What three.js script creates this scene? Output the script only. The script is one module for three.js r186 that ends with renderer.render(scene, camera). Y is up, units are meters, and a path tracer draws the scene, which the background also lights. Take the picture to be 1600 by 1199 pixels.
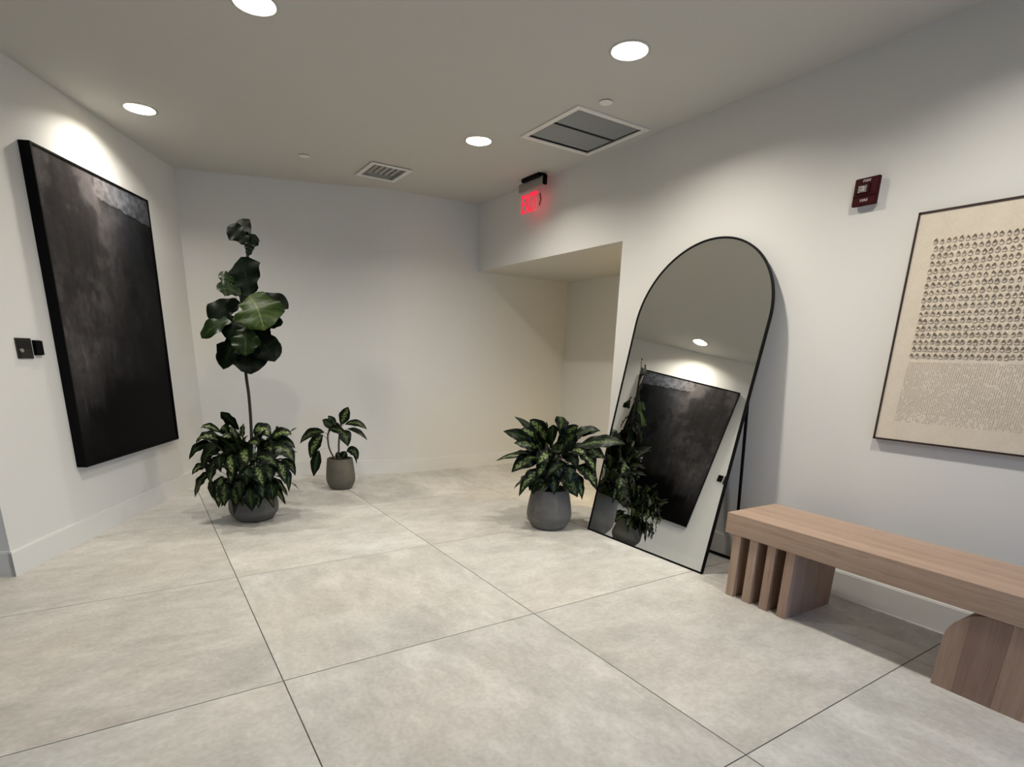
import * as THREE from 'three';
import { RoundedBoxGeometry } from 'three/addons/geometries/RoundedBoxGeometry.js';
import { TextGeometry } from 'three/addons/geometries/TextGeometry.js';
import { FontLoader } from 'three/addons/loaders/FontLoader.js';
import { mergeGeometries } from 'three/addons/utils/BufferGeometryUtils.js';
import { RectAreaLightUniformsLib } from 'three/addons/lights/RectAreaLightUniformsLib.js';

// ---------------------------------------------------------------- camera, sky, exposure
const scene = new THREE.Scene();
const camera = new THREE.PerspectiveCamera(2 * Math.atan(599.5 / 871.46) * 180 / Math.PI, 1600 / 1199, 0.05, 100);
camera.position.set(0, 1.2652, 0);
camera.rotation.set(-0.2725, -0.5783, 0.0288, 'YXZ');
camera.setViewOffset(1600, 1199, 10.3, -200.3, 1600, 1199);      // the photograph is the upper part of a taller frame
const SKY = new THREE.Color().setRGB(0.33, 0.56, 1.0);
scene.background = SKY;
scene.backgroundIntensity = 5;
const renderer = new THREE.WebGLRenderer({ antialias: true });
renderer.toneMapping = THREE.LinearToneMapping;
renderer.toneMappingExposure = 0.93;
renderer.shadowMap.enabled = true;
RectAreaLightUniformsLib.init();
const LAMP = 720, LAMP_COLOR = new THREE.Color().setRGB(1, 0.94, 0.84);

// ---------------------------------------------------------------- sizes of the room
const HC = 2.771, XR = 3.222, ZR = 2.6, XL = -3.3, SOFFIT = 2.128, ZOPEN = -3.42, XA = 4.46;
const ALCOVE_LAMP = [3.95, -2.75];
const LO = new THREE.Vector3(-1.425, 0, -2.530), LD = new THREE.Vector3(0.45918, 0, -0.88835), LN = new THREE.Vector3(0.88835, 0, 0.45918);
const LANG = Math.atan2(LN.x, LN.z);            // the left wall's facing

// ---------------------------------------------------------------- helpers
function rng(seed) { let s = seed >>> 0; return () => { s = (s + 0x6d2b79f5) | 0; let t = Math.imul(s ^ (s >>> 15), 1 | s); t = (t + Math.imul(t ^ (t >>> 7), 61 | t)) ^ t; return ((t ^ (t >>> 14)) >>> 0) / 4294967296; }; }
const used = new Map();
function numbered(n) { const k = used.get(n) || 0; used.set(n, k + 1); return k ? n + '_' + String(k).padStart(3, '0') : n; }
function sh(o) { o.castShadow = true; o.receiveShadow = true; return o; }
function part(name, geo, mat, parent, label) { const m = sh(new THREE.Mesh(geo, mat)); m.name = name; parent.add(m); if (label) m.userData.label = label; return m; }
function struct(name, geo, mat) { const m = sh(new THREE.Mesh(geo, mat)); m.name = name; m.userData.kind = 'structure'; scene.add(m); return m; }
function thing(name, label, category, pos = [0, 0, 0], turn = 0, group) {
  const o = new THREE.Group(); o.name = numbered(name); scene.add(o); o.position.set(...pos); o.rotation.y = turn;
  o.userData = { label, category }; if (group) o.userData.group = group; return o;
}
const V = (x, y, z) => new THREE.Vector3(x, y, z);
function uvMetres(geo, grain = 'x', shift = [0, 0]) {            // uv in metres, u along the grain
  const g = geo.index ? geo.toNonIndexed() : geo, p = g.attributes.position, uv = new Float32Array(p.count * 2), ax = { x: 0, y: 1, z: 2 }[grain];
  const a = V(), b = V(), c = V();
  for (let i = 0; i < p.count; i += 3) {
    a.fromBufferAttribute(p, i); b.fromBufferAttribute(p, i + 1); c.fromBufferAttribute(p, i + 2);
    const n = b.clone().sub(a).cross(c.clone().sub(a)), m = [Math.abs(n.x), Math.abs(n.y), Math.abs(n.z)], k = m.indexOf(Math.max(...m));
    let e = [0, 1, 2].filter((q) => q !== k); if (e[1] === ax) e = [e[1], e[0]];
    [a, b, c].forEach((v, j) => { const w = [v.x, v.y, v.z]; uv[2 * (i + j)] = w[e[0]] + shift[0]; uv[2 * (i + j) + 1] = w[e[1]] + shift[1] + k * 0.37; });
  }
  g.setAttribute('uv', new THREE.BufferAttribute(uv, 2)); return g;
}
function box(w, h, d, x = 0, y = 0, z = 0, r = 0, grain = 'x', shift) {
  const g = r > 0 ? new RoundedBoxGeometry(w, h, d, 2, r) : new THREE.BoxGeometry(w, h, d);
  g.translate(x, y, z); return uvMetres(g, grain, shift);
}
function between(x0, x1, y0, y1, z0, z1, r = 0, grain, shift) { return box(x1 - x0, y1 - y0, z1 - z0, (x0 + x1) / 2, (y0 + y1) / 2, (z0 + z1) / 2, r, grain, shift); }
function merge(list) { return mergeGeometries(list.map((g) => { const q = g.index ? g.toNonIndexed() : g; for (const k of Object.keys(q.attributes)) if (!['position', 'normal', 'uv'].includes(k)) q.deleteAttribute(k); return q; })); }
function lathe(pts, seg = 48) { return new THREE.LatheGeometry(pts.map(([r, y]) => new THREE.Vector2(r, y)), seg); }
function tube(pts, r, seg = 16, rad = 6) { return new THREE.TubeGeometry(new THREE.CatmullRomCurve3(pts), seg, r, rad, false); }

// tileable value noise
function noiseGrid(seed) { const r = rng(seed), g = new Float32Array(4096); for (let i = 0; i < 4096; i++) g[i] = r(); return g; }
const NG = noiseGrid(77);
function vnoise(x, y, px, py, o) {
  const xi = Math.floor(x), yi = Math.floor(y), fx = x - xi, fy = y - yi, sx = fx * fx * (3 - 2 * fx), sy = fy * fy * (3 - 2 * fy);
  const h = (a, b) => NG[(((((a % px) + px) % px) * 131 + (((b % py) + py) % py) * 71 + o * 977) * 7 + ((((a % px) + px) % px) ^ (((b % py) + py) % py) * 13)) & 4095];
  const a = h(xi, yi), b = h(xi + 1, yi), c = h(xi, yi + 1), d = h(xi + 1, yi + 1);
  return a + (b - a) * sx + (c - a) * sy + (a - b - c + d) * sx * sy;
}
function fbm(u, v, fx, fy, oct, o = 0, gain = 0.5) { let s = 0, a = 1, t = 0; for (let i = 0; i < oct; i++) { s += a * vnoise(u * fx, v * fy, fx, fy, o + i); t += a; a *= gain; fx *= 2; fy *= 2; } return s / t; }
function texture(w, h, f, srgb = true, repeat) {                   // f(u, v) -> [r, g, b] in 0..1
  const d = new Uint8Array(w * h * 4);
  for (let y = 0; y < h; y++) for (let x = 0; x < w; x++) { const c = f((x + 0.5) / w, (y + 0.5) / h), i = (y * w + x) * 4; for (let k = 0; k < 3; k++) d[i + k] = Math.max(0, Math.min(255, Math.round(255 * (c.length ? c[k] : c)))); d[i + 3] = 255; }
  const t = new THREE.DataTexture(d, w, h, THREE.RGBAFormat); t.magFilter = THREE.LinearFilter; t.minFilter = THREE.LinearMipmapLinearFilter; t.generateMipmaps = true;
  t.wrapS = t.wrapT = THREE.RepeatWrapping; if (srgb) t.colorSpace = THREE.SRGBColorSpace; if (repeat) t.repeat.set(...repeat); t.needsUpdate = true; return t;
}
const mix = (a, b, t) => a.map((x, i) => x + (b[i] - x) * t), clamp = (x, a = 0, b = 1) => Math.min(b, Math.max(a, x)), step = (x, a, b) => { const t = clamp((x - a) / (b - a)); return t * t * (3 - 2 * t); };
const std = (o) => new THREE.MeshStandardMaterial(o);

// ---------------------------------------------------------------- materials
const wallBump = texture(512, 512, (u, v) => 0.35 + 0.5 * fbm(u, v, 64, 64, 3, 3), false, [1.2, 1.2]);
const wallPaint = std({ color: new THREE.Color().setRGB(0.745, 0.74, 0.715), roughness: 0.85, bumpMap: wallBump, bumpScale: 0.0006 });
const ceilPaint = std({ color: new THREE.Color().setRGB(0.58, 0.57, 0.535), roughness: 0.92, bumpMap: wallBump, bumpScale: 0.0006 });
const darkPanel = std({ color: new THREE.Color().setRGB(0.16, 0.13, 0.10), roughness: 0.7 });
const trimPaint = std({ color: new THREE.Color().setRGB(0.77, 0.765, 0.74), roughness: 0.45 });
const stone = texture(1024, 1024, (u, v) => {
  const a = fbm(u, v, 3, 5, 6, 1, 0.6), b = fbm(u, v, 24, 48, 4, 20, 0.65), c = fbm(u, v, 5, 4, 3, 40), g = fbm(u, v, 180, 200, 2, 60);
  const h = fbm(u, v, 10, 14, 5, 31, 0.62), t = 0.75 + 0.07 * (a - 0.5) + 0.15 * (h - 0.5) + 0.10 * (b - 0.5) + 0.07 * (g - 0.5), w = (c - 0.5) * 0.03;
  return [t + w * 0.7 + 0.012, t + 0.002, t - w * 0.7 - 0.022];
}, true, [1 / 2.44, 1 / 2.44]);
const stoneRough = texture(512, 512, (u, v) => 0.46 + 0.3 * (fbm(u, v, 8, 12, 5, 90) - 0.5), false, [1 / 2.44, 1 / 2.44]);
const tileMat = std({ map: stone, roughnessMap: stoneRough, roughness: 1 });
const groutMat = std({ color: new THREE.Color().setRGB(0.10, 0.095, 0.085), roughness: 0.95 });
const woodTex = texture(1024, 512, (u, v) => {
  const bend = fbm(u, v, 3, 6, 3, 11) * 0.06, y = v + bend, s = fbm(u, y, 4, 60, 4, 12, 0.6), p = fbm(u, y, 10, 300, 2, 17), band = fbm(u, v, 1, 12, 2, 25);
  let t = 0.5 + 0.5 * (s - 0.5) + 0.35 * (band - 0.5); const pore = step(p, 0.66, 0.8) * 0.12;
  const c = mix([0.585, 0.485, 0.415], [0.775, 0.675, 0.60], clamp(t)); return c.map((x) => x - pore * 0.6);
}, true, [1 / 1.2, 1 / 0.6]);
const wood = std({ map: woodTex, roughness: 0.55 });
const woodPale = std({ map: woodTex, roughness: 0.55, color: new THREE.Color().setRGB(0.84, 0.80, 0.79) });
const woodDeep = std({ map: woodTex, roughness: 0.55, color: new THREE.Color().setRGB(0.68, 0.63, 0.64) });
const dim = (o) => new THREE.MeshPhysicalMaterial({ specularIntensity: 0.2, ...o });
const blackMetal = dim({ color: new THREE.Color().setRGB(0.003, 0.003, 0.0035), roughness: 0.5 });
const blackPaint = dim({ color: new THREE.Color().setRGB(0.0015, 0.0015, 0.002), roughness: 0.6 });
const mirrorMat = std({ color: new THREE.Color().setRGB(0.80, 0.81, 0.78), roughness: 0.0, metalness: 1 });
const whitePlastic = std({ color: new THREE.Color().setRGB(0.72, 0.72, 0.70), roughness: 0.4 });
const whiteEnamel = std({ color: new THREE.Color().setRGB(0.80, 0.79, 0.76), roughness: 0.35 });
const grilleGrey = std({ color: new THREE.Color().setRGB(0.50, 0.50, 0.48), roughness: 0.5 });
const ductDark = std({ color: new THREE.Color().setRGB(0.03, 0.035, 0.04), roughness: 0.8 });
const glassPane = new THREE.MeshPhysicalMaterial({ color: 0xffffff, roughness: 0, transmission: 1, thickness: 0, ior: 1.5 });
const lensGlow = std({ color: 0xffffff, emissive: LAMP_COLOR, emissiveIntensity: 6, roughness: 0.5 });

// ---------------------------------------------------------------- floor of large square tiles
const TILE = 1.22, GAP = 0.0042;
{
  const floor = struct('floor', between(XL - 0.2, XA + 0.2, -0.06, -0.0022, -6.9, ZR + 0.2), groutMat);
  const r = rng(5), variants = [];
  for (let k = 0; k < 8; k++) {
    const g = new RoundedBoxGeometry(TILE - GAP, 0.012, TILE - GAP, 1, 0.0008); g.translate(0, -0.006, 0);
    variants.push(uvMetres(g, k % 2 ? 'z' : 'x', [r() * 2.44, r() * 2.44]));
  }
  const tints = [1, 0.965, 1.02, 0.985].map((t, i) => { const m = tileMat.clone(); m.color.setRGB(t, t * (i === 1 ? 0.99 : 1), t * (i === 1 ? 0.98 : 1)); return m; });
  for (let i = -4; i <= 3; i++) for (let j = -3; j <= 5; j++) {
    const x = 0.341 + (i + 0.5) * TILE, z = -3.3156 + (j + 0.5) * TILE;
    const m = part('tile', variants[Math.floor(r() * 8)], tints[Math.floor(r() * 4)], floor);
    m.position.set(x, 0, z); m.rotation.y = Math.floor(r() * 2) * Math.PI;
  }
}

// ---------------------------------------------------------------- walls
function plan(points, y0, y1) {                                   // a plan outline [x, z] raised from y0 to y1
  const s = new THREE.Shape(points.map(([x, z]) => new THREE.Vector2(x, -z)));
  const g = new THREE.ExtrudeGeometry(s, { depth: y1 - y0, bevelEnabled: false }); g.rotateX(-Math.PI / 2); g.translate(0, y0, 0); return uvMetres(g);
}
const bend = new THREE.CatmullRomCurve3([[0.40, -6.262], [0.9, -6.118], [1.3, -5.998], [1.6, -5.905], [1.9, -5.795], [2.13, -5.706], [2.3, -5.655], [2.55, -5.632], [2.9, -5.624], [3.5, -5.62], [4.7, -5.618]].map(([x, z]) => V(x, 0, z)), false, 'centripetal').getPoints(110).map((p) => [p.x, p.z]);
const offset = (pts, d) => pts.map(([x, z], i) => { const a = pts[Math.max(0, i - 1)], b = pts[Math.min(pts.length - 1, i + 1)], l = Math.hypot(b[0] - a[0], b[1] - a[1]); return [x - (b[1] - a[1]) / l * d, z + (b[0] - a[0]) / l * d]; });
struct('wall_back', plan([...bend, ...offset(bend, -0.16).reverse()], 0, HC), wallPaint);
struct('baseboard_back', merge([plan([...offset(bend, 0.013), ...offset(bend, -0.01).reverse()], 0, 0.138), plan([...offset(bend, 0.009), ...offset(bend, -0.01).reverse()], 0.138, 0.145)]), trimPaint);
{
  const L = (s, n) => { const p = LO.clone().addScaledVector(LD, s).addScaledVector(LN, n); return [p.x, p.z]; };
  struct('wall_left', plan([L(1.562, 0), L(4.33, 0), L(4.33, -0.3), L(1.562, -0.3)], 0, HC), wallPaint);
  struct('baseboard_left', merge([plan([L(1.549, 0.013), L(4.24, 0.013), L(4.24, -0.01), L(1.549, -0.01)], 0, 0.138), plan([L(1.553, 0.009), L(4.24, 0.009), L(4.24, -0.01), L(1.553, -0.01)], 0.138, 0.145),
    plan([L(1.549, 0.012), L(1.57, 0.012), L(1.57, -0.3), L(1.549, -0.3)], 0, 0.138), plan([L(1.553, 0.008), L(1.57, 0.008), L(1.57, -0.3), L(1.553, -0.3)], 0.138, 0.145)]), trimPaint);
  const e = L(1.75, -0.29);
  struct('wall_passage', plan([[XL - 0.1, e[1] - 0.0], [e[0], e[1]], [e[0], e[1] - 0.15], [XL - 0.1, e[1] - 0.15]], 0, HC), wallPaint);
}
{
  const s = new THREE.Shape([[ZR, 0], [ZR, HC], [-5.62, HC], [-5.62, SOFFIT], [ZOPEN, SOFFIT], [ZOPEN, 0]].map(([z, y]) => new THREE.Vector2(-z, y)));
  const g = new THREE.ExtrudeGeometry(s, { depth: 0.15, bevelEnabled: false }); g.rotateY(Math.PI / 2); g.translate(XR, 0, 0);
  struct('wall_right', uvMetres(g), wallPaint);
  struct('baseboard_right', merge([between(XR - 0.013, XR + 0.01, 0, 0.138, ZOPEN, ZR), between(XR - 0.009, XR + 0.01, 0.138, 0.145, ZOPEN, ZR)]), trimPaint);
  const a = new THREE.Shape([[XR + 0.149, 1.4], [XA + 0.1, 1.4], [XA + 0.1, 5.8], [XR + 0.0006, 5.8], [XR + 0.0006, -ZOPEN], [XR + 0.149, -ZOPEN]].map(([x, y]) => new THREE.Vector2(x, y))), hole = new THREE.Path(); hole.absarc(ALCOVE_LAMP[0], -ALCOVE_LAMP[1], 0.092, 0, Math.PI * 2, true); a.holes.push(hole);
  const ag = new THREE.ExtrudeGeometry(a, { depth: 0.12, bevelEnabled: false, curveSegments: 32 }); ag.rotateX(-Math.PI / 2); ag.translate(0, SOFFIT - 0.0012, 0); struct('ceiling_alcove', uvMetres(ag), ceilPaint);
  struct('wall_alcove', between(XA, XA + 0.12, 0, SOFFIT + 0.1, -5.8, -1.4), wallPaint);
  struct('baseboard_alcove', between(XA - 0.013, XA + 0.01, 0, 0.145, -5.63, -1.5), trimPaint);
  struct('wall_alcove_end', between(XR + 0.14, XA + 0.12, 0, SOFFIT + 0.1, -1.5, -1.38), wallPaint);
}
// side wall; the rear wall with its wide glazing to the street
const WIN = { x0: 0.6, x1: 3.0, y0: 0.05, y1: 2.2 };
{
  struct('wall_side', between(XL - 0.15, XL, 0, HC, -4.9, ZR + 0.15), darkPanel);
  const s = new THREE.Shape([[XL - 0.1, 0], [XR + 0.15, 0], [XR + 0.15, HC], [XL - 0.1, HC]].map(([x, y]) => new THREE.Vector2(x, y)));
  s.holes.push(new THREE.Path([[WIN.x0, WIN.y0], [WIN.x1, WIN.y0], [WIN.x1, WIN.y1], [WIN.x0, WIN.y1]].map(([x, y]) => new THREE.Vector2(x, y))));
  const g = new THREE.ExtrudeGeometry(s, { depth: 0.15, bevelEnabled: false }); g.translate(0, 0, ZR);
  struct('wall_rear', uvMetres(g), darkPanel);
  const f = [], n = 2, w = (WIN.x1 - WIN.x0) / n, z0 = ZR + 0.04, z1 = ZR + 0.10;
  for (let k = 0; k <= n; k++) f.push(between(WIN.x0 + k * w - 0.03, WIN.x0 + k * w + 0.03, WIN.y0, WIN.y1, z0, z1));
  f.push(between(WIN.x0, WIN.x1, WIN.y0, WIN.y0 + 0.06, z0, z1), between(WIN.x0, WIN.x1, WIN.y1 - 0.06, WIN.y1, z0, z1));
  const win = struct('window_1', merge(f), blackMetal);
  for (let k = 0; k < n; k++) part('pane', between(WIN.x0 + k * w + 0.03, WIN.x0 + (k + 1) * w - 0.03, WIN.y0 + 0.06, WIN.y1 - 0.06, z0 + 0.026, z0 + 0.034), glassPane, win);
  struct('pavement', between(-14, 14, -0.3, -0.1, ZR + 0.2, 18), std({ color: new THREE.Color().setRGB(0.25, 0.25, 0.24), roughness: 0.9 }));
}

// ---------------------------------------------------------------- ceiling with openings for lamps and vents
const LAMPS = [[0.657, -3.204, 'left', 0.9], [0.235, -4.92, 'wall', 0.72], [2.303, -2.5, 'near', 1.05], [2.311, -4.04, 'far', 0.84],
  [2.303, -0.96, 'bench', 0.85], [-0.2, -2.4, 'middle', 0.3], [-1.3, -3.1, 'passage', 0.3]];
const SUP = { x0: 1.868, x1: 2.162, z0: -5.345, z1: -4.995 }, RET = { x0: 2.535, x1: 3.095, z0: -3.745, z1: -3.175 };
{
  const s = new THREE.Shape([[XL - 0.1, ZR + 0.1], [XR + 0.16, ZR + 0.1], [XR + 0.16, -6.9], [XL - 0.1, -6.9]].map(([x, z]) => new THREE.Vector2(x, -z)));
  for (const [x, z] of LAMPS) { const h = new THREE.Path(); h.absarc(x, -z, 0.092, 0, Math.PI * 2, true); s.holes.push(h); }
  for (const o of [SUP, RET]) s.holes.push(new THREE.Path([[o.x0, -o.z0], [o.x1, -o.z0], [o.x1, -o.z1], [o.x0, -o.z1]].map(([x, y]) => new THREE.Vector2(x, y))));
  const g = new THREE.ExtrudeGeometry(s, { depth: 0.12, bevelEnabled: false, curveSegments: 32 }); g.rotateX(-Math.PI / 2); g.translate(0, HC, 0);
  struct('ceiling', uvMetres(g), ceilPaint);
}
// recessed downlights
{
  const ring = lathe([[0.087, 0.004], [0.088, -0.003], [0.096, -0.006], [0.104, -0.004], [0.106, 0.0]], 56);
  const baffle = lathe([[0.087, -0.001], [0.0865, 0.02], [0.085, 0.052], [0.085, 0.07], [0.0, 0.07]], 48);
  const warm = std({ color: new THREE.Color().setRGB(0.5, 0.44, 0.33), roughness: 0.5 });
  const lens = lathe([[0.0, 0.050], [0.06, 0.0505], [0.0845, 0.053]], 48);
  const names = { left: 'recessed round downlight cut off by the top edge of the photo', wall: 'recessed round downlight close to the dark painting, washing the left wall', near: 'recessed round downlight above the arched mirror, just before the large return grille', bench: 'recessed round downlight over the wooden bench, above the top edge of the photo', middle: 'recessed round downlight over the middle of the floor, above the top edge of the photo', passage: 'recessed round downlight at the mouth of the passage, beyond the left edge of the photo', alcove: 'warm recessed downlight hidden inside the side passage behind the right wall', far: 'recessed round downlight between the small louvred vent and the large return grille' };
  for (const [x, z, k, level = 1] of [...LAMPS, [...ALCOVE_LAMP, 'alcove']]) {
    const low = k === 'alcove', y = low ? SOFFIT : HC;
    const t = thing('downlight', names[k], 'downlight', [x, y, z], 0, 'recessed ceiling downlights');
    part('trim_ring', ring, grilleGrey, t); part('baffle', baffle, warm, t); part('lens', lens, lensGlow, t, 'glowing warm white lens');
    const l = new THREE.RectAreaLight(low ? new THREE.Color().setRGB(1, 0.74, 0.33) : LAMP_COLOR, low ? LAMP * 0.9 : LAMP * level, 0.118, 0.118); l.position.set(x, y + 0.047, z); l.lookAt(x, 0, z); scene.add(l);
  }
}

// ---------------------------------------------------------------- plants
const aglTex = (seed, pale, bright) => texture(128, 256, (u, v) => {
  const d = Math.abs(u - 0.5) * 2, n = fbm(u, v, 6, 10, 4, seed), vein = 0.5 + 0.5 * Math.sin((v * 16 + d * 5.5 + n * 1.5) * Math.PI), spot = fbm(u, v, 14, 26, 3, seed + 9);
  let p = step(0.62 - d + (n - 0.5) * 0.7, 0.05, 0.45) * (0.68 + 0.32 * vein) * step(spot, 0.3, 0.55) * pale;
  p *= step(v, 0.02, 0.15) * step(1 - v, 0.02, 0.2);
  const c = mix([0.035, 0.075, 0.032], [0.52 * bright, 0.57 * bright, 0.36 * bright], p); return d < 0.05 ? mix(c, [0.36, 0.46, 0.22], 0.6) : c;
});
const leafMat = (map, rough = 0.36, c = 1, spec = 0.3) => new THREE.MeshPhysicalMaterial({ map, roughness: rough, side: THREE.DoubleSide, color: new THREE.Color().setRGB(c, c, c), specularIntensity: spec });
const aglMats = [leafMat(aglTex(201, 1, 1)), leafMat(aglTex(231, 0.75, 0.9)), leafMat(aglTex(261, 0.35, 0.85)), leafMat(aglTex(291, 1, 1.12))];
const figTex = (base, veinC, seed) => texture(128, 256, (u, v) => {
  const d = Math.abs(u - 0.5) * 2, w = v * 9 - d * 2.2, k = Math.abs(w - Math.round(w)), vein = (1 - step(k, 0.02, 0.10)) * (1 - d * 0.6), n = fbm(u, v, 8, 12, 4, seed);
  const c = mix(base, veinC, Math.max(vein * 0.7, d < 0.035 ? 1 : 0)); return c.map((x) => x * (0.8 + 0.4 * n));
});
const figDark = leafMat(figTex([0.028, 0.062, 0.026], [0.085, 0.14, 0.065], 301), 0.45, 1, 0.16), figMid = leafMat(figTex([0.08, 0.14, 0.05], [0.22, 0.30, 0.12], 321), 0.36), figLight = leafMat(figTex([0.15, 0.22, 0.055], [0.36, 0.42, 0.16], 341), 0.45);
const barkMat = std({ color: new THREE.Color().setRGB(0.035, 0.026, 0.02), roughness: 0.85 }), petioleMat = std({ color: new THREE.Color().setRGB(0.09, 0.07, 0.045), roughness: 0.6 });
const soilMat = std({ color: new THREE.Color().setRGB(0.02, 0.015, 0.01), roughness: 1, bumpMap: wallBump, bumpScale: 0.01 });
const concrete = (r, g, b, seed) => std({ map: texture(512, 512, (u, v) => { const n = fbm(u, v, 4, 4, 5, seed, 0.6), m = fbm(u, v, 2, 3, 3, seed + 5), k = step(fbm(u, v, 60, 60, 2, seed + 9), 0.72, 0.85) * 0.1, t = 0.86 + 0.34 * (n - 0.5) + 0.22 * (m - 0.5) - k; return [r * t, g * t, b * t]; }), roughness: 0.75 });

const agl = (t) => Math.pow(Math.sin(Math.PI * Math.pow(t, 0.92)), 0.95);
const fig = (t) => (t < 0.02 ? 0.05 : (0.58 + 0.42 * step(t, 0.28, 0.6)) * Math.pow(clamp(t / 0.14), 0.5) * Math.pow(clamp((1 - t) / 0.30), 0.5));
// a leaf from base B to tip T (metres, plant axes: x right, y up, z to the viewer), with its stalk from S
function leafGeo(B, T, w, arch, r, shape, S, wave = 0.12, face = null, cup = 0.22) {
  const nu = 7, nv = 15, pos = [], uv = [], idx = [], D = T.clone().sub(B), len = D.length();
  const M = B.clone().add(T).multiplyScalar(0.5); M.y += arch * 1.5; const out = V(B.x + T.x, 0, B.z + T.z); if (out.lengthSq() > 1e-6) out.normalize(); M.addScaledVector(out, Math.abs(arch) * 0.5);
  const N0 = face ? face.clone() : V(out.x * 0.55, 0.6, 0.25 + out.z * 0.75 + 0.3); N0.x += (r() - 0.5) * 0.5; N0.z += (r() - 0.5) * 0.3; N0.normalize();
  const ph = r() * 6.3, fr = 2.2 + r() * 1.6, twist = (r() - 0.5) * 0.5;
  for (let j = 0; j < nv; j++) {
    const t = j / (nv - 1), a = (1 - t) * (1 - t), b = 2 * t * (1 - t), c = t * t;
    const P = V(a * B.x + b * M.x + c * T.x, a * B.y + b * M.y + c * T.y, a * B.z + b * M.z + c * T.z);
    const tan = M.clone().sub(B).multiplyScalar(1 - t).add(T.clone().sub(M).multiplyScalar(t)).normalize();
    let side = tan.clone().cross(N0); if (side.lengthSq() < 1e-3) side = V(1, 0, 0); side.normalize(); const N = side.clone().cross(tan).normalize(); side.applyAxisAngle(tan, twist * t); N.applyAxisAngle(tan, twist * t);
    const hw = w / 2 * shape(t);
    for (let i = 0; i < nu; i++) {
      const x = i / (nu - 1) * 2 - 1, ax = Math.abs(x);
      const rip = 1 + (wave * 0.5) * Math.sin(t * 11 * fr / 2 + ph + (x > 0 ? 1.7 : 0)) * ax * ax;
      const lift = cup * ax * hw - 0.10 * ax * ax * hw + wave * hw * ax * ax * Math.sin(t * fr * 6.3 + ph + (x > 0 ? 2 : 0));
      const q = P.clone().addScaledVector(side, x * hw * rip).addScaledVector(N, lift); pos.push(q.x, q.y, q.z); uv.push(i / (nu - 1), t);
    }
  }
  for (let j = 0; j < nv - 1; j++) for (let i = 0; i < nu - 1; i++) { const k = j * nu + i; idx.push(k, k + 1, k + nu, k + 1, k + nu + 1, k + nu); }
  if (S) {                                                         // the stalk, in the pale midrib colour
    const mid = S.clone().lerp(B, 0.55); mid.y += 0.12 * S.distanceTo(B); const n = 6, m = 5, rad = 0.0028, at = pos.length / 3;
    for (let j = 0; j < n; j++) {
      const t = j / (n - 1), p = S.clone().multiplyScalar((1 - t) ** 2).addScaledVector(mid, 2 * t * (1 - t)).addScaledVector(B, t * t);
      for (let i = 0; i < m; i++) { const an = i / m * 6.2832; pos.push(p.x + Math.cos(an) * rad, p.y, p.z + Math.sin(an) * rad); uv.push(0.5, 0.01 + 0.002 * i); }
    }
    for (let j = 0; j < n - 1; j++) for (let i = 0; i < m; i++) { const a = at + j * m + i, b = at + j * m + (i + 1) % m; idx.push(a, a + m, b, b, a + m, b + m); }
  }
  const g = new THREE.BufferGeometry(); g.setAttribute('position', new THREE.Float32BufferAttribute(pos, 3)); g.setAttribute('uv', new THREE.Float32BufferAttribute(uv, 2)); g.setIndex(idx); g.computeVertexNormals(); return g;
}
function pot(t, R, H, rim, mat, soilY) {
  const o = [[0.0, 0.004], [R * 0.68, 0.002], [R * 0.76, 0.008], [R * 0.84, 0.025]];
  for (let k = 0; k <= 6; k++) { const a = k / 6; o.push([R * (0.86 + 0.14 * Math.sin(a * Math.PI / 2)), 0.035 + (H * 0.36 - 0.035) * a * (0.6 + 0.4 * a)]); }
  for (let k = 1; k <= 6; k++) { const a = k / 6; o.push([R + (rim - R) * Math.pow(a, 1.35), H * 0.36 + (H * 0.985 - H * 0.36) * a]); }
  o.push([rim - 0.003, H * 0.997], [rim - 0.009, H], [rim - 0.015, H * 0.99], [rim - 0.014, soilY - 0.01]);
  part('pot', lathe(o, 64), mat, t);
  const rr = rim - 0.012, s = new THREE.CircleGeometry(rr, 40, 0, Math.PI * 2); s.rotateX(-Math.PI / 2);
  const soil = lathe([[0.0, 0.018], [rr * 0.4, 0.014], [rr * 0.75, 0.006], [rr, 0], [rr, -0.03], [0, -0.03]], 32); soil.translate(0, soilY, 0); part('soil', soil, soilMat, t);
}
const TURN = Math.atan2(-0.547, 0.837);                            // the plants' z axis points to the viewer
const place = (x, z, u) => [x + 0.837 * u, 0, z + 0.547 * u];
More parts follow.
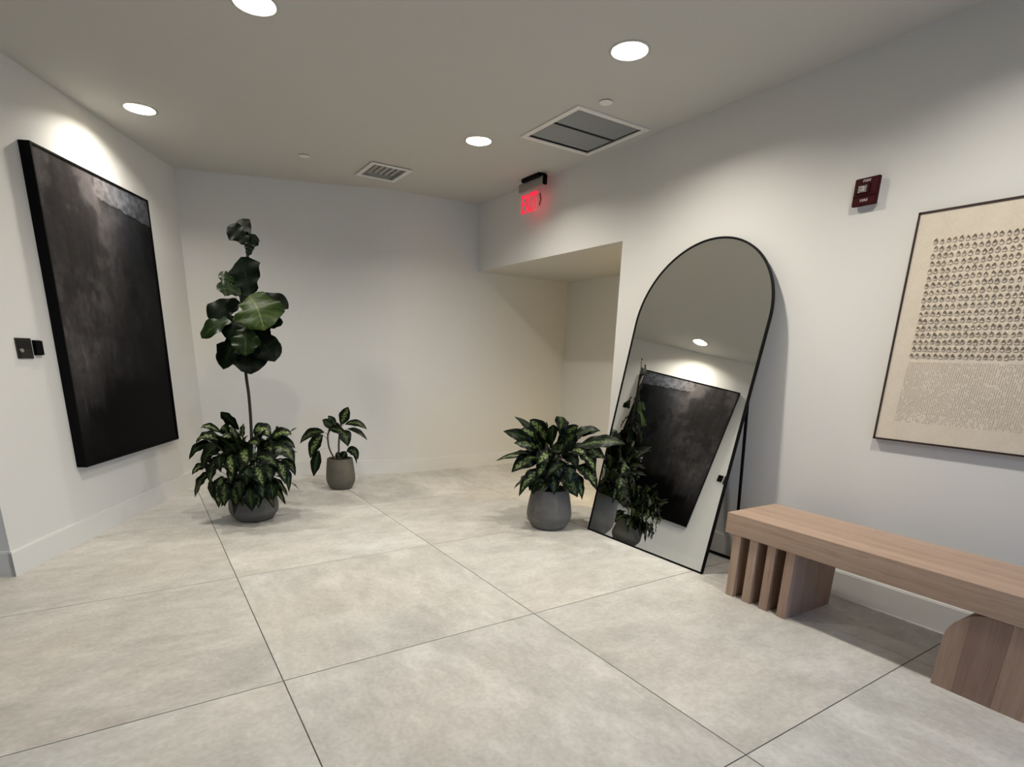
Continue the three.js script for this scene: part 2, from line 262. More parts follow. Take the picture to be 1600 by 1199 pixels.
function agleaves(t, list, u0, soilY, seed, spread) {
  const r = rng(seed);
  for (const [bx, by, bz, tx, ty, tz, w, arch] of list) {
    const B = V((bx - u0) / 100, by / 100, bz / 100), T = V((tx - u0) / 100, ty / 100, tz / 100), S = V(B.x * 0.25, soilY, B.z * 0.25);
    part('leaf', leafGeo(B, T, w / 100 * 1.42, arch / 100, r, agl, S), aglMats[Math.floor(r() * 4)], t);
  }
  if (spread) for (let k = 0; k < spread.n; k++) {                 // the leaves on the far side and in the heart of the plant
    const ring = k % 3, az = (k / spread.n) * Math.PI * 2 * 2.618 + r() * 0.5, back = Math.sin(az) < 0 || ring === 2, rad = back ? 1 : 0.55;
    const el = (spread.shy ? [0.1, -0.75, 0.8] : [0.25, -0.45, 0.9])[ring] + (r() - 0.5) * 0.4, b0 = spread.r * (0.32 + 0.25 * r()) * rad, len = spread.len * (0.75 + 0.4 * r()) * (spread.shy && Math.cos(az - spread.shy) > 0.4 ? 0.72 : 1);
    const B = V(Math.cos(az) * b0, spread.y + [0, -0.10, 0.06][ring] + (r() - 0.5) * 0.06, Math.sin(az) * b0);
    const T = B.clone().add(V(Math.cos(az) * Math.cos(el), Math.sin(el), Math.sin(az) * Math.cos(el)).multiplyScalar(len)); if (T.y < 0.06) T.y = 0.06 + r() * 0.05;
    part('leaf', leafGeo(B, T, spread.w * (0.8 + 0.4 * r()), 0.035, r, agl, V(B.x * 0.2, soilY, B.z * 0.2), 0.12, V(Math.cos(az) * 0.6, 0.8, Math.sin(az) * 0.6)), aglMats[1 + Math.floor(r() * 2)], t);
  }
}
// the plant beside the mirror
{
  const t = thing('potted_plant', 'bushy variegated plant in a tapered grey pot, standing before the alcove beside the mirror', 'potted plant', place(2.547, -3.289, 0.002), TURN);
  pot(t, 0.172, 0.305, 0.139, concrete(0.47, 0.46, 0.445, 401), 0.28);
  agleaves(t, [[-4, 63, -4, -29, 83, -6, 4.4, 3], [-1, 64, 2, -18, 82, 6, 8.5, 4], [6, 69, -6, 6, 83, -14, 9.8, 5], [14, 70, 0, 35, 75, 2, 6.3, 3], [-4, 59, 4, -37, 73, 4, 7.5, 4], [-2, 59, 6, -29, 65, 8, 7.4, 3], [-5, 56, 6, -42, 51, 6, 4.4, 4], [-5, 55, 8, -30, 44, 12, 8.6, 5], [16, 61, 6, 39, 55, 10, 8.6, 4], [17, 64, 10, 51, 68, 16, 7.3, 4], [17, 60, 8, 31, 45, 14, 9.4, 6], [17, 49, 10, 33, 33, 16, 9.0, 6], [16, 45, 8, 23, 25, 14, 5.9, 4], [6, 45, 14, 19, 28, 18, 10.2, 3], [0, 44, 12, 2, 29, 17, 5.9, 3], [-6, 47, 12, -24, 27, 16, 7.1, 6], [-8, 44, 14, -14, 29, 18, 7.4, 3], [1, 60, 12, -12, 52, 20, 9.2, 3], [9, 52, 14, -4, 45, 22, 6.9, 3], [3, 64, 2, 18, 79, 6, 7.0, 3], [6, 63, -2, 11, 79, -6, 9.6, 3], [-7, 64, 6, -24, 76, 10, 6.2, 3], [6, 58, 10, 18, 49, 16, 8.5, 5], [-2, 51, 12, -11, 42, 18, 7.7, 4], [11, 58, 8, 23, 59, 14, 7.7, 4], [2, 53, 10, 5, 42, 17, 9.3, 4], [-4, 65, -8, -4, 79, -14, 4.9, 3], [11, 51, 12, 13, 38, 18, 7.0, 4]], 0.2, 0.28, 11, { n: 36, r: 0.2, y: 0.52, len: 0.24, w: 0.12 });
}
// the small plant by the back wall
{
  const t = thing('potted_plant', 'small sparse plant with few drooping leaves in a little brown-grey pot by the back wall', 'potted plant', place(1.538, -5.217, -0.018), TURN);
  pot(t, 0.134, 0.29, 0.117, concrete(0.44, 0.42, 0.37, 431), 0.27);
  const u0 = -1.8, P = (x, y, z) => V((x - u0) / 100, y / 100, z / 100);
  part('stem', tube([P(-4.5, 26, 2), P(-9.5, 35, 2), P(-11.2, 42, 2), P(-10.9, 52, 2), P(-8, 57, 1)], 0.0085, 20, 8), petioleMat, t);
  part('stem', tube([P(-2.2, 26, 1), P(-1.9, 40, 1), P(-0.5, 52, 1), P(1, 61, 0)], 0.0095, 20, 8), petioleMat, t);
  const r = rng(23), L = [[-14, 53, 2, -37, 42, 4, 8.8, 6], [-15, 51, 4, -27, 29, 8, 11.2, 4], [-19, 37, 6, -25, 12, 8, 9.2, 1], [1, 60, 0, 8, 77, -2, 9.1, 1], [-4, 59, -2, -12, 68, -4, 5.6, 1], [-4, 57, 2, -15, 65, 4, 7.9, 1], [-10, 56, 4, 9, 50, 8, 6.7, 5], [3, 55, 6, 10, 42, 12, 10.2, 4], [5, 61, 2, 26, 57, 4, 5.9, 5], [7, 57, 2, 26, 47, 4, 4.4, 4], [6, 36, 4, 17, 29, 6, 7.6, 6], [10, 35, 3, 15, 24, 4, 2.4, 4], [-1, 29, 1, -4, 35, 2, 5.6, 0], [1, 29, 2, 6, 36, 4, 6.4, 1], [-2, 53, -4, -8, 62, -8, 5.6, 1]];
  const from = [[-10.9, 50], [-11.3, 45], [-10.5, 38], 0, 0, 0, [-10.9, 53], [-0.5, 51], 0, [-1, 48], [-2, 31], [-2, 30], [-1, 27], [0, 27], [-1, 48]];
  L.forEach(([bx, by, bz, tx, ty, tz, w, arch], i) => { const f = from[i] || [0.8, 58]; part('leaf', leafGeo(P(bx, by, bz), P(tx, ty, tz), w / 100 * 1.15, arch / 100, r, agl, P(f[0], f[1], 1), 0.07, i === 6 ? null : V((tx - bx) * 0.01, 0.45, 0.9)), aglMats[[1, 0, 2, 0, 1, 2, 1, 1, 0, 2, 1, 2, 0, 1, 2][i]], t); });
}
// the bushy plant in the left corner
{
  const u0 = -4.4, t = thing('potted_plant', 'bushy plant with drooping variegated leaves over its grey pot, in front of the fig', 'potted plant', place(0.675, -4.5, u0 / 100), TURN);
  pot(t, 0.178, 0.27, 0.155, concrete(0.45, 0.44, 0.42, 461), 0.245);
  agleaves(t, [[-9, 68, 2, -17, 82, 11, 6.5, 3], [-23, 65, 0, -38, 68, 2, 3.9, 5], [-22, 60, 4, -38, 57, 11, 7.4, 7], [-26, 57, 6, -42, 47, 14, 6.2, 6], [-13, 58, 14, -29, 41, 22, 9.2, 8], [-31, 41, 6, -43, 35, 11, 5.1, 4], [-28, 37, 11, -40, 19, 16, 6.7, 5], [-26, 33, 16, -25, 19, 19, 3.5, 3], [-16, 37, 19, -19, 14, 24, 7.0, 4], [-13, 33, 22, -13, 16, 27, 7.3, 3], [-7, 62, 2, -6, 73, 0, 4.7, 1], [1, 66, 2, 15, 63, 6, 7.8, 7], [13, 61, 4, 33, 67, 11, 6.6, 5], [15, 59, 6, 35, 57, 11, 5.1, 6], [17, 57, 11, 36, 48, 16, 8.1, 6], [-2, 57, 14, 6, 46, 27, 10.2, 5], [-9, 53, 19, -3, 38, 30, 7.9, 5], [9, 51, 19, 27, 45, 24, 6.8, 5], [9, 45, 22, 18, 31, 30, 7.2, 4], [22, 47, 14, 29, 32, 19, 7.4, 5], [27, 42, 11, 29, 25, 14, 3.6, 4], [22, 47, 6, 34, 37, 12, 5.1, 5], [-1, 37, 24, 1, 23, 31, 5.9, 3], [4, 31, 23, 8, 14, 30, 8.8, 3], [10, 28, 22, 11, 15, 26, 4.6, 3], [16, 34, 16, 21, 21, 23, 7.7, 4], [-9, 62, 11, -13, 64, 19, 4.9, 3], [1, 58, 11, 12, 61, 19, 5.3, 3], [11, 59, 11, 21, 55, 18, 6.1, 4], [-15, 53, 19, -13, 41, 27, 7.2, 5], [12, 34, 22, 15, 22, 26, 5.8, 3], [5, 45, 24, 7, 34, 32, 7.1, 4], [-7, 30, 22, -4, 16, 27, 6.5, 3], [-2, 48, 22, -7, 33, 28, 8.0, 4], [14, 47, 16, 21, 35, 24, 8.4, 5], [-21, 46, 14, -24, 31, 22, 7.7, 5], [-1, 61, -4, 4, 68, -8, 6.5, 3], [-19, 62, -4, -26, 69, -6, 6.4, 3]], u0, 0.245, 37, { n: 66, r: 0.27, y: 0.43, len: 0.27, w: 0.11, shy: Math.atan2(-0.42, -0.2) });
}
// the fiddle-leaf fig behind it
{
  const u0 = -24.8, t = thing('potted_fig_tree', 'tall slender fiddle-leaf fig with big dark leaves, behind the bushy plant in the left corner', 'potted tree', place(0.9047, -4.8515, u0 / 100), TURN);
  pot(t, 0.165, 0.25, 0.15, concrete(0.5, 0.5, 0.5, 491), 0.225);
  const P = (x, y, z) => V((x - u0) / 100, y / 100, z / 100);
  const trunk = new THREE.CatmullRomCurve3([[-24.8, 20, 0], [-20.6, 58, 0], [-19.6, 89, 0], [-20.3, 109, 0], [-20.3, 138, -4], [-20.3, 162, -9], [-18.7, 177, -12], [-17.7, 196, -16], [-17, 207, -18]].map((q) => P(...q)));
  part('trunk', new THREE.TubeGeometry(trunk, 60, 0.0115, 10, false), barkMat, t);
  const r = rng(41);
  const L = [[-16, 205, -16, -31, 216, -15, 12.2, 1], [-17, 205, -18, -26, 223, -24, 13.5, 2], [-17, 198, -15, -11, 212, -18, 8.4, 1], [-16, 196, -14, -14, 206, -14, 7.8, 1], [-14, 166, -6, -22, 195, -14, 25.2, -2], [-21, 167, -6, -36, 169, 1, 10.5, 3], [-28, 176, -12, -40, 180, -11, 7.9, 2], [-14, 166, -4, 2, 140, 11, 29.6, 4], [-13, 165, -10, 16, 157, -4, 10.7, 4], [-23, 161, -7, -44, 145, 0, 18.5, 3], [-26, 149, -2, -49, 133, 7, 13.3, 3], [-7, 144, -3, 12, 144, 3, 11.1, 3], [-21, 140, -2, -34, 110, 8, 21.4, 3], [-18, 134, 1, -12, 107, 10, 21.3, 2], [-15, 139, -4, 6, 117, 6, 18.6, 3], [-15, 143, 5, -12, 121, 16, 18.1, 3], [-22, 150, -4, -28, 132, 5, 17.9, 3], [-17, 148, -12, -10, 131, -14, 16.3, 3], [-21, 161, -15, -34, 170, -25, 14.0, 3], [-19, 132, -9, -15, 115, -14, 17.6, 3], [-25, 132, -9, -35, 116, -12, 17.6, 3]];
  L.forEach(([bx, by, bz, tx, ty, tz, w, arch], i) => {
    const S = trunk.getPointAt(clamp((by - 20) / 190 - 0.015)), m = i === 7 ? figLight : (i === 5 || i === 10 || i === 15 || i === 6) ? figMid : figDark;
    part('fig_leaf', leafGeo(P(bx, by, bz), P(tx, ty, tz), w / 100 * 1.22, arch / 100, r, fig, S, 0.13, V((tx - bx) * 0.012, i < 4 ? 0.2 : 0.4, [17, 18, 19, 20].includes(i) ? -0.9 : 0.95), 0.15), m, t, i === 7 ? 'large yellow-green fig leaf with pale veins' : undefined);
  });
}

// ---------------------------------------------------------------- leaning arched mirror
{
  const tilt = THREE.MathUtils.degToRad(12.05), W = 1.055, H = 2.075, R = W / 2, FW = 0.012, FD = 0.02;
  const t = thing('arched_mirror', 'tall arched floor mirror with thin black frame leaning against the right wall', 'mirror', [2.772, 0, -2.555], 0);
  const holder = (g) => { g.rotateY(-Math.PI / 2); g.rotateZ(-tilt); g.rotateY(THREE.MathUtils.degToRad(0.6)); return g; };   // shape x -> +z, shape y -> up the slope, depth -> behind
  const arch = (o, S = new THREE.Shape()) => { S.moveTo(-R + o, o); S.lineTo(R - o, o); S.lineTo(R - o, H - R); S.absarc(0, H - R, R - o, 0, Math.PI, false); S.lineTo(-R + o, o); return S; };
  const fs = arch(0); fs.holes.push(arch(FW, new THREE.Path()));
  const ex = (s, d, z, bevel = 0) => { const g = new THREE.ExtrudeGeometry(s, { depth: d, curveSegments: 48, bevelEnabled: bevel > 0, bevelSize: bevel, bevelThickness: bevel, bevelOffset: -bevel, bevelSegments: 2 }); g.translate(0, 0, z); g.scale(1, 1, -1); const q = g.toNonIndexed(), p = q.attributes.position, n = q.attributes.normal;
    for (let i = 0; i < p.count; i += 3) for (const a of [p, n]) { const x = a.getX(i), y = a.getY(i), zz = a.getZ(i); a.setXYZ(i, a.getX(i + 2), a.getY(i + 2), a.getZ(i + 2)); a.setXYZ(i + 2, x, y, zz); } return q; };
  // the glass lies 4 mm behind the frame's lip
  part('frame', holder(ex(fs, FD - 0.004, 0.002, 0.0015)), blackMetal, t);
  part('mirror_glass', holder(ex(arch(FW - 0.001), 0.004, 0.005)), mirrorMat, t);
  part('backing', holder(ex(arch(FW - 0.001), 0.006, 0.0105)), blackPaint, t);
  // the folding stand behind it
  const up = (y, b) => V(Math.sin(tilt) * y + Math.cos(tilt) * b, Math.cos(tilt) * y - Math.sin(tilt) * b, 0);
  for (const s of [0.475, -0.475]) {
    const a = up(1.25, 0.028); part('stand_leg', tube([V(a.x, a.y, s), V(3.17 - 2.772, 0.012, s)], 0.0095, 2, 8), blackMetal, t);
  }
  part('stand_crossbar', tube([V(3.17 - 2.772, 0.012, -0.485), V(3.17 - 2.772, 0.012, 0.485)], 0.0095, 2, 8), blackMetal, t);
}

// ---------------------------------------------------------------- wooden bench
{
  const t = thing('wooden_bench', 'long pale oak bench on slatted and arched supports along the right wall', 'bench', [2.648, 0, -1.58], THREE.MathUtils.degToRad(-1.6));
  const z0 = -0.235, zEnd = 1.72, D = 0.415, U = 0.357, T = 0.472;
  part('seat', between(-0.008, D, U, T, z0, zEnd, 0.003, 'z'), wood, t);
  for (let k = 0; k < 4; k++) part('slat', between(0.002, D - 0.01, 0, U, -0.186 + 0.1045 * k, -0.186 + 0.1045 * k + 0.0485, 0.002, 'y', [0.2 * k, 0.1 * k]), k < 2 ? wood : woodPale, t);
  // arched panel of upright staves
  const cuts = [0.832, 0.906, 1.034, 1.125, 1.25, 1.38, 1.47, 1.56], za = cuts[0], zb = cuts[cuts.length - 1], r = 0.155;
  const top = (z) => { const e = Math.min(z - za, zb - z); return e >= r ? U : U - r + Math.sqrt(Math.max(0, r * r - (r - e) * (r - e))); };
  for (let k = 0; k < cuts.length - 1; k++) {
    const a = cuts[k] + (k ? 0.0003 : 0), b = cuts[k + 1] - 0.0003, pts = [[a, 0], [b, 0]];
    for (let i = 0; i <= 18; i++) { const z = b + (a - b) * i / 18; pts.push([z, top(z)]); }
    const g = new THREE.ExtrudeGeometry(new THREE.Shape(pts.map(([z, y]) => new THREE.Vector2(-z, y))), { depth: D - 0.06, bevelEnabled: false }); g.rotateY(Math.PI / 2); g.translate(0.004, 0, 0);
    part('stave', uvMetres(g, 'y', [0.31 * k, 0.17 * k]), [woodPale, woodDeep, woodPale, wood, woodDeep, woodPale, wood][k], t);
  }
}

// ---------------------------------------------------------------- dark painting on the left wall
{
  const w = 1.285, h = 1.873, d = 0.062, c = LO.clone().addScaledVector(LD, 2.23 + w / 2).addScaledVector(LN, 0.0005);
  const t = thing('wall_painting', 'large dark abstract painting in a deep black frame on the left wall', 'painting', [c.x, 0.487, c.z], LANG);
  // local: x runs along the wall (towards the viewer's left is -LD), z out of the wall
  const paint = texture(768, 1152, (u, v0) => {
    const v = 1 - v0, wx = u + 0.05 * (fbm(u, v, 5, 5, 4, 501) - 0.5), wy = v + 0.08 * (fbm(u, v, 4, 6, 4, 511) - 0.5);
    const big = fbm(wx, wy, 2, 3, 5, 521, 0.55), streak = fbm(wx, wy, 26, 3, 4, 531), fine = fbm(u, v, 40, 60, 3, 541), scr = fbm(u, v, 60, 10, 3, 551);
    let g = 0.215 + 0.22 * (big - 0.5) + 0.05 * (streak - 0.5) + 0.05 * (fine - 0.5);
    const blot = fbm(wx, wy, 5, 6, 5, 581, 0.6), dark = step(wx + 0.5 * wy + 0.5 * (blot - 0.5), 0.5, 0.95) * 0.55 + step(wy + 0.7 * (blot - 0.5), 0.5, 0.9) * 0.5; g *= 1 - clamp(dark, 0, 0.94);
    g *= 0.8 + 0.5 * step(blot, 0.42, 0.62);
    const mist = step(0.30 - Math.hypot((wx - 0.5) * 0.9, wy - 0.56), 0, 0.3); g += 0.07 * mist * big;
    const scratch = step(scr, 0.62, 0.75) * step(wy, 0.45, 0.7) * step(blot, 0.45, 0.6); g += 0.06 * scratch;
    const edge = 0.045 + 0.055 * u + 0.022 * (fbm(u, 0.3, 22, 2, 5, 561, 0.6) - 0.5), right = step(u, 0.42, 0.52);
    g += step(edge - v, -0.002, 0.003) * right * (0.17 + 0.2 * (fine - 0.5)); g -= 0.05 * (1 - step(Math.abs(v - edge - 0.004), 0, 0.006)) * right;
    g += 0.10 * step(0.30 - v, 0, 0.3) * step(0.6 - Math.abs(u - 0.5), 0, 0.6) * fbm(wx, wy, 6, 8, 3, 571);
    g += 0.07 * (1 - step(wx, 0.04, 0.4)) * (1 - 0.6 * wy); g *= 1 - 0.75 * step(wy + 0.35 * wx + 0.5 * (blot - 0.5), 0.75, 1.1); g = Math.max(g, 0.012);
    const cool = step(wx, 0.4, 0.8); return [g * (1.03 - 0.07 * cool), g * (0.985 - 0.0 * cool), g * (0.99 + 0.07 * cool)];
  });
  const fr = [between(-w / 2, -w / 2 + 0.010, 0, h, 0, d), between(w / 2 - 0.010, w / 2, 0, h, 0, d), between(-w / 2, w / 2, 0, 0.010, 0, d), between(-w / 2, w / 2, h - 0.010, h, 0, d)];
  part('frame', merge(fr), blackPaint, t);
  const g = new THREE.BoxGeometry(w - 0.021, h - 0.021, 0.04); g.translate(0, h / 2, 0.035);
  part('canvas', g, dim({ map: paint, roughness: 0.42, specularIntensity: 0.06 }), t);
}
// wall controls left of the painting
{
  const bronze = std({ color: new THREE.Color().setRGB(0.045, 0.042, 0.036), roughness: 0.35, metalness: 0.6 }), dk = std({ color: new THREE.Color().setRGB(0.01, 0.009, 0.009), roughness: 0.3 });
  let c = LO.clone().addScaledVector(LD, 1.964); let t = thing('wall_switch', 'bronze wall plate with dark window and small knob, left of the painting', 'switch', [c.x, 1.1735, c.z], LANG);
  part('plate', box(0.121, 0.113, 0.008, 0, 0.0565, 0.004, 0.003), bronze, t); part('window', box(0.088, 0.048, 0.006, -0.004, 0.078, 0.0095, 0.0015), dk, t);
  part('panel', box(0.088, 0.040, 0.005, -0.004, 0.027, 0.009, 0.0015), bronze, t);
  const kn = new THREE.CylinderGeometry(0.010, 0.0105, 0.010, 24); kn.rotateX(Math.PI / 2); kn.translate(-0.036, 0.045, 0.014); part('knob', kn, std({ color: new THREE.Color().setRGB(0.5, 0.5, 0.48), roughness: 0.3, metalness: 0.6 }), t, 'small pale round knob');
  c = LO.clone().addScaledVector(LD, 2.070); t = thing('card_reader', 'small plain black box on the left wall between the bronze plate and painting', 'card reader', [c.x, 1.193, c.z], LANG);
  part('body', box(0.060, 0.082, 0.020, 0, 0.041, 0.010, 0.004), blackPaint, t); part('base_plate', box(0.064, 0.086, 0.004, 0, 0.041, 0.002, 0.001), blackMetal, t);
}

// ---------------------------------------------------------------- textile art on the right wall
{
  const h = 1.064, w = 0.90, y0 = 0.9035, zl = -1.405, d = 0.03;
  const t = thing('framed_textile_art', 'cream artwork of raised teardrops and stitches in thin brown frame on the right wall', 'artwork', [XR - 0.0005, y0, zl], -Math.PI / 2);
  const brown = std({ color: new THREE.Color().setRGB(0.028, 0.012, 0.009), roughness: 0.5 });
  // local: x = to the right along the wall, y up, z out of the wall
  const f = 0.0085;
  part('frame', merge([between(0, f, 0, h, 0, d), between(w - f, w, 0, h, 0, d), between(0, w, 0, f, 0, d), between(0, w, h - f, h, 0, d)]), brown, t);
  const linen = texture(512, 512, (u, v) => { const a = 0.5 + 0.5 * Math.sin(u * 2 * Math.PI * 96), b = 0.5 + 0.5 * Math.sin(v * 2 * Math.PI * 96), n = fbm(u, v, 40, 40, 3, 601), m = fbm(u, v, 4, 4, 3, 611), k = 0.965 + 0.02 * (a + b - 1) + 0.05 * (n - 0.5) + 0.04 * (m - 0.5); return [0.89 * k, 0.845 * k, 0.775 * k]; }, true, [4, 4]);
  part('canvas', between(f - 0.001, w - f + 0.001, f - 0.001, h - f + 0.001, 0.004, d - 0.004), std({ map: linen, roughness: 0.9 }), t);
  // teardrop: a raised rim around a hollow
  const drop = (seed) => {
    const r = rng(seed), n = 14, pos = [0, -0.0005, 0.0006], idx = [], ln = 0.0118 * (0.92 + 0.16 * r()), wd = 0.0082 * (0.92 + 0.16 * r());
    const rings = [[0.5, 0.0004], [0.80, 0.0012], [0.90, 0.0062], [1.0, 0.0056], [1.08, -0.001]];
    for (const [s, z] of rings) for (let i = 0; i < n; i++) { const a = i / n * Math.PI * 2, c = Math.cos(a), sn = Math.sin(a), tip = Math.pow(Math.max(0, sn), 5); pos.push(wd * s * c * (1 - 0.5 * Math.max(0, sn) ** 2), ln * s * (sn * 0.86 + 0.22 * tip) - 0.0008, z * (1 + (s > 0.7 ? 0.35 * sn : 0))); }
    for (let i = 0; i < n; i++) { idx.push(0, 1 + i, 1 + (i + 1) % n); for (let k = 0; k < rings.length - 1; k++) { const a = 1 + k * n + i, b = 1 + k * n + (i + 1) % n; idx.push(a, a + n, b, b, a + n, b + n); } }
    const g = new THREE.BufferGeometry(); g.setAttribute('position', new THREE.Float32BufferAttribute(pos, 3)); g.setIndex(idx); g.computeVertexNormals(); return g;
  };
  const drops = [0, 1, 2, 3, 4].map((k) => drop(700 + k)), clay = [[0.60, 0.535, 0.445], [0.66, 0.59, 0.49], [0.55, 0.49, 0.41]].map((c) => std({ color: new THREE.Color().setRGB(...c), roughness: 0.85 }));
  const r = rng(9), rest = []; let count = 0;
  for (let c = 0; c < 30; c++) for (let row = 0; row < 17; row++) {
    const x = 0.098 + c * 0.0243 + (row % 2 ? 0.006 : 0) * (row < 2 ? 1 : 0.4) + (r() - 0.5) * 0.004, y = 1.830 - y0 - row * 0.0318 + (r() - 0.5) * 0.004, a = (r() - 0.5) * 0.35, s = 0.95 + 0.15 * r(), k = Math.floor(r() * 5), m = Math.floor(r() * 3);
    if (x > w - 0.09) continue;
    if (count < 300) { const o = part('teardrop', drops[k], clay[m], t); o.position.set(x, y, d - 0.004); o.rotation.z = a; o.scale.setScalar(s); count++; }
    else { const g = drops[k].clone(); g.scale(s, s, s); g.rotateZ(a); g.translate(x, y, d - 0.004); rest.push(g.toNonIndexed()); }
  }
  const far = part('teardrops', mergeGeometries(rest), clay[0], t); far.userData.kind = 'stuff';
  const dash = [];
  for (let c = 0; c < 82; c++) for (let row = 0; row < 34; row++) {
    const x = 0.092 + c * 0.0087 + (r() - 0.5) * 0.002 - row * 0.0003, y = 1.288 - y0 - row * 0.0085 + (r() - 0.5) * 0.002; if (x > w - 0.09 || r() < 0.12 || (row > 28 && r() < 0.3)) continue;
    const g = new THREE.BoxGeometry(0.0016 + 0.0008 * r(), 0.0045 + 0.002 * r(), 0.002); g.rotateZ((r() - 0.5) * 0.35); g.translate(x, y, d - 0.0035); dash.push(g.toNonIndexed());
  }
  const st = part('stitches', mergeGeometries(dash), std({ color: new THREE.Color().setRGB(0.50, 0.45, 0.39), roughness: 0.9 }), t); st.userData.kind = 'stuff';
}

// ---------------------------------------------------------------- fire alarm strobe, exit sign
const font = await new FontLoader().loadAsync('fonts/droid/droid_sans_bold.typeface.json');
function text(str, w, h, d, x, y, z) {
  const g = new TextGeometry(str, { font, size: 1, depth: 1, curveSegments: 6, bevelEnabled: false }); g.computeBoundingBox(); const b = g.boundingBox;
  g.translate(-b.min.x, -b.min.y, 0); g.scale(w / (b.max.x - b.min.x), h / (b.max.y - b.min.y), d); g.translate(x - w / 2, y - h / 2, z); return g;
}
{
  const red = dim({ color: new THREE.Color().setRGB(0.038, 0.0022, 0.0045), roughness: 0.4 }), white = std({ color: new THREE.Color().setRGB(0.55, 0.5, 0.5), roughness: 0.5 });
  const t = thing('fire_alarm_strobe', 'square dark red fire alarm strobe marked FIRE high on the right wall', 'fire alarm', [XR, 2.045, -1.6665], -Math.PI / 2);
  part('back_box', box(0.104, 0.112, 0.018, 0.004, 0.060, 0.009, 0.004), whitePlastic, t, 'pale grey mounting box');
  part('housing', box(0.117, 0.128, 0.022, 0, 0.064, 0.026, 0.006), red, t);
  part('lens_frame', box(0.066, 0.044, 0.008, -0.014, 0.076, 0.038, 0.003), red, t);
  part('step', box(0.112, 0.004, 0.006, 0, 0.046, 0.038, 0.001), red, t);
  const dome = new THREE.SphereGeometry(0.019, 24, 12, 0, Math.PI * 2, 0, Math.PI / 2); dome.rotateX(Math.PI / 2); dome.scale(1.15, 0.85, 0.6); dome.translate(-0.014, 0.076, 0.041);
  part('strobe_reflector', box(0.040, 0.030, 0.002, -0.014, 0.076, 0.0425, 0.0005), std({ color: new THREE.Color().setRGB(0.7, 0.7, 0.7), roughness: 0.15, metalness: 1 }), t, 'silver reflector');
  part('strobe_lens', dome, new THREE.MeshPhysicalMaterial({ color: 0xffffff, roughness: 0.05, transmission: 0.9, thickness: 0.005, ior: 1.45 }), t, 'clear strobe lens');
  part('lettering', merge([text('FIRE', 0.036, 0.011, 0.0015, 0.000, 0.113, 0.0368), text('FIRE', 0.036, 0.011, 0.0015, 0.000, 0.024, 0.0368)]), white, t, 'white lettering FIRE');
}
{
  const xs = 3.112, t = thing('exit_sign', 'clear edge-lit exit sign with glowing red letters hung below the ceiling by the right wall', 'exit sign', [xs, HC, -4.49], -Math.PI / 2);
  // local: x to the right (towards the camera), y up, z away from the right wall
  const grey = std({ color: new THREE.Color().setRGB(0.33, 0.32, 0.29), roughness: 0.4, metalness: 0.3 });
  part('canopy', box(0.26, 0.032, 0.085, 0.02, -0.016, 0, 0.006), blackPaint, t);
  part('housing', box(0.365, 0.068, 0.034, -0.005, -0.060, 0, 0.005), grey, t);
  part('end_cap', box(0.016, 0.072, 0.040, 0.186, -0.060, 0, 0.003), blackPaint, t);
  part('panel', box(0.345, 0.225, 0.006, 0, -0.200, 0, 0.001), glassPane, t, 'clear acrylic panel');
  const redGlow = std({ color: new THREE.Color().setRGB(0.5, 0.01, 0.02), emissive: new THREE.Color().setRGB(1, 0.015, 0.055), emissiveIntensity: 1.1, roughness: 0.4 });
  part('lettering', text('EXIT', 0.245, 0.152, 0.003, -0.03, -0.198, 0.0032), redGlow, t, 'glowing red lettering EXIT');
  const ch = new THREE.ExtrudeGeometry(new THREE.Shape([[0.118, -0.150], [0.134, -0.150], [0.152, -0.198], [0.134, -0.246], [0.118, -0.246], [0.136, -0.198]].map(([x, y]) => new THREE.Vector2(x, y))), { depth: 0.003, bevelEnabled: false }); ch.translate(0, 0, 0.0032);
  part('arrow', ch, std({ color: new THREE.Color().setRGB(0.05, 0.004, 0.008), emissive: new THREE.Color().setRGB(1, 0.015, 0.055), emissiveIntensity: 0.05, roughness: 0.5 }), t, 'dark unlit chevron arrow');
  const l = new THREE.RectAreaLight(new THREE.Color().setRGB(1, 0.02, 0.06), 0.4, 0.24, 0.15); l.position.set(xs + 0.006, HC - 0.198, -4.52); l.lookAt(xs + 1, HC - 0.198, -4.52); scene.add(l);
}

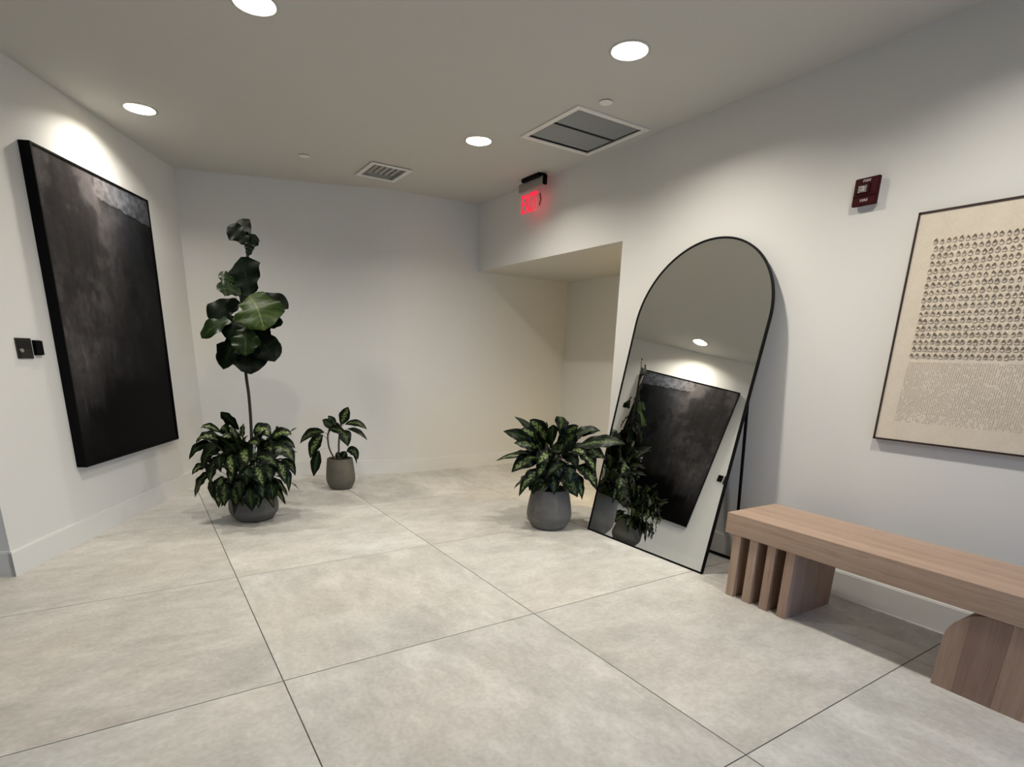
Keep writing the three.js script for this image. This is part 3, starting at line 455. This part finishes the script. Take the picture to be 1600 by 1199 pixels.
// ---------------------------------------------------------------- vents and sprinkler covers
{
  const cx = (SUP.x0 + SUP.x1) / 2, cz = (SUP.z0 + SUP.z1) / 2, w = SUP.x1 - SUP.x0, dz = SUP.z1 - SUP.z0, t = thing('supply_vent', 'small white louvred air vent in the ceiling near the back wall', 'air vent', [cx, HC, cz]);
  const o = 0.034;
  part('frame', merge([between(-w / 2 - o, -w / 2 + 0.004, -0.013, -0.004, -dz / 2 - o, dz / 2 + o, 0.002), between(w / 2 - 0.004, w / 2 + o, -0.013, -0.004, -dz / 2 - o, dz / 2 + o, 0.002), between(-w / 2, w / 2, -0.013, -0.004, dz / 2 - 0.004, dz / 2 + o, 0.002), between(-w / 2, w / 2, -0.013, -0.004, -dz / 2 - o, -dz / 2 + 0.004, 0.002)]), whiteEnamel, t);
  part('duct', merge([between(-w / 2, w / 2, 0.14, 0.15, -dz / 2, dz / 2), between(-w / 2 - 0.004, -w / 2, 0, 0.15, -dz / 2, dz / 2), between(w / 2, w / 2 + 0.004, 0, 0.15, -dz / 2, dz / 2), between(-w / 2, w / 2, 0, 0.15, -dz / 2 - 0.004, -dz / 2), between(-w / 2, w / 2, 0, 0.15, dz / 2, dz / 2 + 0.004)]), ductDark, t);
  for (let k = 0; k < 6; k++) { const g = box(0.003, 0.020, dz, 0, 0, 0, 0.001); g.rotateZ(0.35); const m = part('louvre', g, whiteEnamel, t); m.position.set(-w / 2 + (k + 0.6) * w / 6, 0.024, 0); }
  part('gasket', merge([between(-w / 2 - 0.03, w / 2 + 0.03, -0.004, 0, dz / 2 + 0.02, dz / 2 + 0.03), between(-w / 2 - 0.03, -w / 2 - 0.02, -0.004, 0, -dz / 2 - 0.03, dz / 2 + 0.03)]), ductDark, t);
}
{
  const cx = (RET.x0 + RET.x1) / 2, cz = (RET.z0 + RET.z1) / 2, w = RET.x1 - RET.x0, dz = RET.z1 - RET.z0, t = thing('return_grille', 'large square return air grille with fine slats in the ceiling by the right wall', 'air vent', [cx, HC, cz]);
  const o = 0.036;
  part('frame', merge([between(-w / 2 - o, -w / 2 + 0.003, -0.009, 0, -dz / 2 - o, dz / 2 + o, 0.002), between(w / 2 - 0.003, w / 2 + o, -0.009, 0, -dz / 2 - o, dz / 2 + o, 0.002), between(-w / 2, w / 2, -0.009, 0, dz / 2 - 0.003, dz / 2 + o, 0.002), between(-w / 2, w / 2, -0.009, 0, -dz / 2 - o, -dz / 2 + 0.003, 0.002)]), whiteEnamel, t);
  part('divider', between(-w / 2, w / 2, 0.0, 0.03, -0.004, 0.004), ductDark, t);
  part('duct', merge([between(-w / 2, w / 2, 0.14, 0.15, -dz / 2, dz / 2), between(-w / 2 - 0.004, -w / 2, 0, 0.15, -dz / 2, dz / 2), between(w / 2, w / 2 + 0.004, 0, 0.15, -dz / 2, dz / 2), between(-w / 2, w / 2, 0, 0.15, -dz / 2 - 0.004, -dz / 2), between(-w / 2, w / 2, 0, 0.15, dz / 2, dz / 2 + 0.004)]), ductDark, t);
  for (const [a, b] of [[-dz / 2 + 0.008, -0.008], [0.008, dz / 2 - 0.008]]) {
    const s = [], n = 30; for (let k = 0; k < n; k++) { const g = box(w - 0.014, 0.0025, 0.0125); g.rotateX(0.65); g.translate(0, 0.009, a + (k + 0.5) * (b - a) / n); s.push(g); }
    for (let k = 0; k <= 12; k++) s.push(box(0.003, 0.008, b - a, -w / 2 + 0.01 + k * (w - 0.02) / 12, 0.011, (a + b) / 2));
    const p = part('fine_slats', merge(s), grilleGrey, t); p.userData.kind = 'stuff';
  }
}
for (const [x, z, r, label] of [[1.35, -5.18, 0.042, 'flat white sprinkler cover on the ceiling left of the small louvred vent'], [2.608, -3.008, 0.042, 'flat white sprinkler cover on the ceiling beside the large return grille']]) {
  const t = thing('sprinkler_cover', label, 'sprinkler', [x, HC, z], 0, 'concealed sprinkler covers');
  part('cover_plate', lathe([[0, -0.007], [r * 0.9, -0.007], [r, -0.006], [r, -0.004], [0, -0.004]], 40), whiteEnamel, t); part('gasket', lathe([[r * 0.82, -0.004], [r * 0.82, 0], [0, 0]], 32), ductDark, t);
}

renderer.render(scene, camera);
